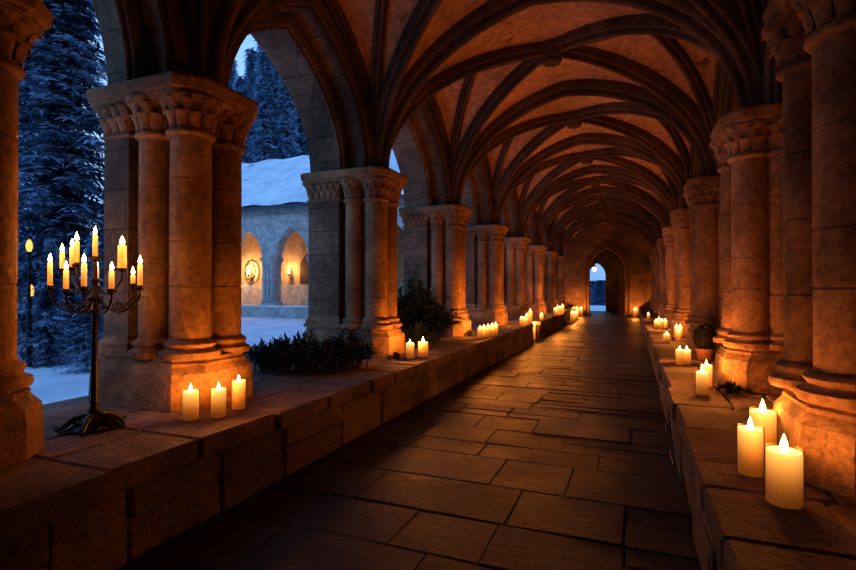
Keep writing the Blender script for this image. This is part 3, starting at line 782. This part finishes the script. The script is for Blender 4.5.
# ------------------------------------------------------------------ courtyard: snow, trees, opposite wing
def gz(x, y):
    h = 0.06 + 0.10 * mnoise.noise(Vector((x * 0.25, y * 0.25, 0))) + 0.05 * mnoise.noise(Vector((x * 0.9, y * 0.9, 3)))
    if x < -6: h += 0.34 * max(0, min(14, max(0, y - 29.5) ))
    return h
bm = bmesh.new(); nx, ny = 70, 90; grid = {}
for i in range(nx + 1):
    for j in range(ny + 1):
        x = -75 + 90 * (1 - (1 - i / nx) ** 1.6); y = -25 + 105 * j / ny
        grid[i, j] = bm.verts.new((x, y, gz(x, y)))
for i in range(nx):
    for j in range(ny):
        v = (grid[i, j], grid[i + 1, j], grid[i + 1, j + 1], grid[i, j + 1])
        cx = sum(q.co.x for q in v) / 4; cy = sum(q.co.y for q in v) / 4
        if max(q.co.x for q in v) > -4.85 and min(q.co.y for q in v) < YEND + 6.3: continue
        bm.faces.new(v)
gnd = obj('snow_ground', bm, M_SNOW, None, True); tag(gnd, 'snow covered courtyard ground beyond the arcade', 'ground', kind='structure')

def conifer_mesh(seed, H, width, whorls, nb, ns, q):
    rnd = random.Random(seed); fb, tb = bmesh.new(), bmesh.new()
    tube(tb, [(0, 0, -0.3), (0.02 * H * 0.1, 0, H * 0.4), (0, 0, H * 0.97)], [H * 0.016, H * 0.011, H * 0.002], 8)
    for w in range(whorls):
        f = (w + rnd.random() * 0.6) / whorls; z = H * (0.05 + 0.93 * f); L = (width * rnd.uniform(0.75, 1.2)) * (1 - f) ** 0.85 * rnd.uniform(0.8, 1.1) + 0.12
        for b in range(nb):
            a = 2 * PI * (b + rnd.random() * 0.8) / nb + w * 1.7; Lb = L * rnd.uniform(0.6, 1.15); zb = z + rnd.uniform(-0.8, 0.8) * H / whorls
            d = Vector((math.cos(a), math.sin(a), 0)); s = Vector((-d.y, d.x, 0)); drop = rnd.uniform(0.2, 0.62)
            for k in range(ns):
                u = (k + 0.5) / ns; p = d * Lb * u + Vector((0, 0, zb - drop * Lb * u ** 1.4 + 0.12 * Lb * u ** 4))
                tw = q * (1.15 - 0.6 * u) * rnd.uniform(0.7, 1.3)
                for sg in (-1, 1):
                    dirv = s * sg * rnd.uniform(0.5, 1) + d * rnd.uniform(0.4, 0.9) + Vector((0, 0, rnd.uniform(-0.75, 0.0)))
                    leaf(fb, p, dirv, Vector((0, 0, 1)), tw, tw * 0.15)
    return fb, tb
protos = []
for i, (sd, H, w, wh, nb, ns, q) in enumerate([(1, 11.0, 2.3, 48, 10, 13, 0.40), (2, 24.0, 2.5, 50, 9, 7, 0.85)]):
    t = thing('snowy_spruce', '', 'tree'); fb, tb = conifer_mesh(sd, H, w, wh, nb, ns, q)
    obj('foliage', fb, M_HAZED if i else M_NEEDLE, t); obj('trunk', tb, M_BARK, t); protos.append(t)
used = [False, False]
def tree(k, px, D, label, group, s=1.0, rz=0.0, dz=0.0):
    xc = (px - CXP) / F * D; X = xc * CS - D * SN; Y = xc * SN + D * CS
    loc = (X, Y, gz(X, Y) - 0.15 + dz)
    if not used[k]: t = protos[k]; used[k] = True; t.location = loc; t['label'] = label
    else: t = copy_tree(protos[k], loc, rz, label)
    t['group'] = group; t.scale = (s, s, s)
G = 'snowy spruces beyond the first arch'
tree(0, 64, 12.5, 'nearest tall snowy spruce seen through the first arch beside the candelabrum', G, 1.05)
tree(0, 36, 17, 'snowy spruce at the far left, half hidden by the dark edge pier', G, 1.15, 1.0)
tree(0, 112, 20, 'snowy spruce right behind the nearest one, next to the first left pier', G, 0.6, 2.0)
tree(0, 18, 22, 'distant spruce behind the far left one', G, 1.0, 4.0)
tree(0, 92, 9.5, 'young low spruce standing in the snow behind the candelabrum stem', G, 0.24, 2.6)
tree(0, 50, 10.5, 'young low spruce in the snow left of the candelabrum', G, 0.26, 3.3)
G = 'tall dark spruces behind the roof of the opposite wing'
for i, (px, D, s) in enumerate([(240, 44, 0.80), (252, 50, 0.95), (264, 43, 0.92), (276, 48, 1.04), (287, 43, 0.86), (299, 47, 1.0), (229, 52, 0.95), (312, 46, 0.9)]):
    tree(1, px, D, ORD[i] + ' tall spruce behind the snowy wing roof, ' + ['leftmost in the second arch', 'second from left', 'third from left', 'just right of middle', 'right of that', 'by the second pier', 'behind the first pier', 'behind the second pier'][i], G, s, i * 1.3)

G = 'spruces beyond the far portal'
for X_, Y_, l in ((-2.75, 52.0, 'haze tinted snowy spruce seen through the far portal, nearer the lantern'), (-3.75, 56.0, 'haze tinted snowy spruce seen through the far portal, farther left')):
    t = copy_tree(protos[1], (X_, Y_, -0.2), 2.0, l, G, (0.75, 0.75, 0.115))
# opposite wing
YW, ZW0 = 22.6, 0.0
w = thing('cloister_wing', 'pale stone wing with arches and snowy roof across the courtyard', 'building', (0, 0, 0))
bm = bmesh.new(); ops = [(-18.85 - 1.55 + 3.1 * k - 1.05, -18.85 - 1.55 + 3.1 * k + 1.05) for k in range(-3, 4)]
pts = [(-31.0, 3.35)]
for a, b in ops: pts += arch_pts(a, b, 3.35, 4.95, 16)
pts.append((-9.0, 3.35))
for yy, fl_ in ((YW, 0), (YW + 0.5, 1)):
    b_ = [bm.verts.new((x, yy, z)) for x, z in pts]; t_ = [bm.verts.new((x, yy, 6.15)) for x, z in pts]
    for i in range(len(pts) - 1):
        f = (b_[i], b_[i + 1], t_[i + 1], t_[i]); bm.faces.new(f if not fl_ else f[::-1])
A = [[bm.verts.new((x, yy, z)) for x, z in pts] for yy in (YW, YW + 0.5)]
for i in range(len(pts) - 1): bm.faces.new((A[0][i + 1], A[0][i], A[1][i], A[1][i + 1]))
box(bm, -31, -9, YW - 0.08, YW + 0.05, 5.62, 5.72)
obj('facade', bm, M_WING, w)
for a, b in ops:
    bm = bmesh.new()
    pr = [(YW - 0.02, z, x) for x, z in arch_pts(a - 0.12, b + 0.12, 3.35, 5.1, 16)]
    sweep(bm, [(x, YW, z) for (_, z, x) in pr], [(-0.06, -0.03), (-0.07, 0.06), (0, 0.1), (0.06, 0.06), (0.06, -0.03)], Vector((0, 1, 0)))
    obj('arch_moulding', bm, M_WING, w, True)
bm = bmesh.new(); box(bm, -31, -9, YW - 0.25, YW + 0.7, -0.3, 0.62); obj('plinth', bm, M_WING, w)
bm = bmesh.new(); box(bm, -31, -9, YW - 0.2, YW + 0.6, 0.62, 0.70); obj('plinth_snow', bm, M_SNOW, w)
for k in range(-3, 5):
    cx = -18.85 + 3.1 * (k - 1)
    bm = bmesh.new()
    rr = lambda o, z: [(cx - .42 - o, YW - .02 - o, z), (cx + .42 + o, YW - .02 - o, z), (cx + .42 + o, YW + .5 + o, z), (cx - .42 - o, YW + .5 + o, z)]
    loft(bm, [rr(0.1, 0.6), rr(0.1, 0.85), rr(0.0, 0.95), rr(0, 3.0), rr(0.04, 3.02), rr(0.02, 3.06), rr(0.1, 3.25), rr(0.12, 3.36)])
    for s in (-1, 0, 1): lathe(bm, [(0.13, 0.9), (0.13, 3.05), (0.2, 3.25)], cx + s * 0.27, YW - 0.05, 10)
    obj('column', bm, M_WING, w)
bm = bmesh.new(); box(bm, -31, -9, YW + 3.2, YW + 3.5, 0, 6.2); box(bm, -31, -9, YW + 0.4, YW + 3.3, 5.3, 5.5); box(bm, -31.2, -31, YW, YW + 3.4, 0, 6.2); box(bm, -9.2, -9, YW, YW + 3.4, 0, 6.2)
gw = obj('gallery_wall', bm, M_WINGIN, w)
bm = bmesh.new(); box(bm, -31, -9, YW + 3.08, YW + 3.2, 0.6, 1.9); obj('dado', bm, M_WING, gw)
bm = bmesh.new(); loft(bm, [[(-31.6, y, z), (-8.4, y, z), (-8.4, y, z + 0.18), (-31.6, y, z + 0.18)] for y, z in ((YW - 0.55, 6.0), (YW + 6.2, 10.6))]); obj('eaves', bm, M_SLATE, w)
bm = bmesh.new(); g = []
for i in range(41):
    g.append([bm.verts.new((-31.7 + 23.4 * i / 40, YW - 0.6 + 6.8 * j / 14, 6.2 + 4.62 * j / 14 + 0.06 * math.sin(i * 1.3 + j * 0.7) + 0.05 * random.random())) for j in range(15)])
for i in range(40):
    for j in range(14): bm.faces.new((g[i][j], g[i + 1][j], g[i + 1][j + 1], g[i][j + 1]))
obj('snowy_roof', bm, M_SNOW, w, True)
# dark doorway in the right arch
bm = bmesh.new(); ap = arch_pts(-19.1, -17.6, 3.0, 3.9, 12)
v = [bm.verts.new((x, YW + 3.16, z)) for x, z in [(-19.1, 0.6)] + ap + [(-17.6, 0.6)]]; bm.faces.new(v)
obj('doorway', bm, M_WOOD, w)
# wall sconces in the wing
def sconce(x, label, power, ring):
    s = thing('wall_sconce', label, 'lamp', (x, YW + 3.05, 2.75), 0, 'sconces in the opposite wing')
    bm = bmesh.new()
    if ring: tube(bm, [(0.42 * math.cos(k / 20 * 2 * PI), 0, 0.55 * math.sin(k / 20 * 2 * PI)) for k in range(21)], 0.035, 6, False)
    tube(bm, [(0, 0.05, -0.45), (0, -0.12, -0.4), (0, -0.15, -0.25)], 0.03, 6); lathe(bm, [(0.05, -0.3), (0.11, -0.24), (0.11, -0.2)], 0, -0.15, 10)
    obj('bracket', bm, M_IRON, s)
    bm = bmesh.new(); lathe(bm, [(0.04, -0.2), (0.07, -0.1), (0.06, 0.06), (0.01, 0.2)], 0, -0.15, 10); obj('lamp_flame', bm, M_LAMPGLOW, s, True)
    point('sconce_light', (0, -0.35, 0.1), power, s, (1, 0.5, 0.18), 0.1)
sconce(-22.9, 'ring shaped wall lamp glowing in the left arch of the opposite wing', 200, True)
sconce(-19.75, 'small wall lamp glowing in the right arch of the opposite wing', 90, False)

# garden lanterns: warm points among the trees at far left
def lantern_post(px, py, D, label, power):
    xc = (px - CXP) / F * D; X = xc * CS - D * SN; Y = xc * SN + D * CS; zt = EYE + (HY - py) * D / F; z0 = gz(X, Y)
    t = thing('garden_lantern', label, 'lantern', (X, Y, z0 - 0.05), 0, 'lanterns in the courtyard garden'); h = zt - z0
    bm = bmesh.new(); lathe(bm, [(0.09, 0), (0.05, 0.15), (0.02, h - 0.2), (0.05, h - 0.16), (0.05, h - 0.13)], seg=10); obj('post', bm, M_IRON, t)
    bm = bmesh.new(); lathe(bm, [(0.03, h - 0.13), (0.055, h - 0.06), (0.06, h), (0.04, h + 0.08), (0.02, h + 0.12)], seg=12); obj('lamp_glass', bm, M_LANTERN, t)
    bm = bmesh.new(); lathe(bm, [(0.09, h + 0.12), (0.05, h + 0.17), (0.01, h + 0.22)], seg=8); obj('lantern_roof', bm, M_IRON, t)
lantern_post(31, 288, 11, 'low warm garden lantern beside the dark edge pier', 20)
lantern_post(29, 243, 10.3, 'higher warm garden lantern among the spruces at far left', 20)

# hanging lantern in the far passage
lx = at(594.5, 270, 0) if False else None
D = depth((-2.3, YEND + 4.5)); 
t = thing('hanging_lantern', 'small glowing lantern hanging in the passage behind the far portal', 'lantern', (-2.42, YEND + 4.5, 3.0))
bm = bmesh.new(); lathe(bm, [(0.07, -0.16), (0.12, -0.05), (0.12, 0.06), (0.08, 0.14)], seg=10); obj('lamp_glass', bm, M_LAMPGLOW, t)
bm = bmesh.new(); lathe(bm, [(0.17, 0.14), (0.06, 0.26), (0.012, 0.3), (0.012, 1.8)], seg=8); obj('lantern_hood', bm, M_IRON, t)
point('lantern_light', (0.0, 0, -0.3), 8, t, rad=0.1)

# ------------------------------------------------------------------ sky
wd = bpy.data.worlds.new('dusk'); SC.world = wd; wd.use_nodes = True; nt = wd.node_tree; nt.nodes.clear(); L = nt.links.new
out = N(nt, 'ShaderNodeOutputWorld'); bg = N(nt, 'ShaderNodeBackground'); tc = N(nt, 'ShaderNodeTexCoord'); sp = N(nt, 'ShaderNodeSeparateXYZ')
L(tc.outputs['Generated'], sp.inputs[0])
r = ramp(nt, [(0.0, (0.18, 0.36, 0.70)), (0.22, (0.36, 0.60, 0.90)), (0.6, (0.17, 0.40, 0.86)), (1.0, (0.13, 0.34, 0.84))]); L(sp.outputs[2], r.inputs[0]); L(r.outputs[0], bg.inputs[0]); bg.inputs[1].default_value = 1.15
L(bg.outputs[0], out.inputs[0])

# ------------------------------------------------------------------ camera and view
cam = bpy.data.cameras.new('camera'); co = bpy.data.objects.new('camera', cam); C.objects.link(co); SC.camera = co
cam.sensor_width = 36; cam.lens = 36 * F / 856; cam.clip_start = 0.05; cam.clip_end = 300
co.location = (0, 0, EYE); co.rotation_euler = (PI / 2 + math.atan((HY - 285) / F), 0, TH)
SC.view_settings.view_transform = 'Standard'; SC.view_settings.look = 'Medium High Contrast'; SC.view_settings.exposure = 0.0
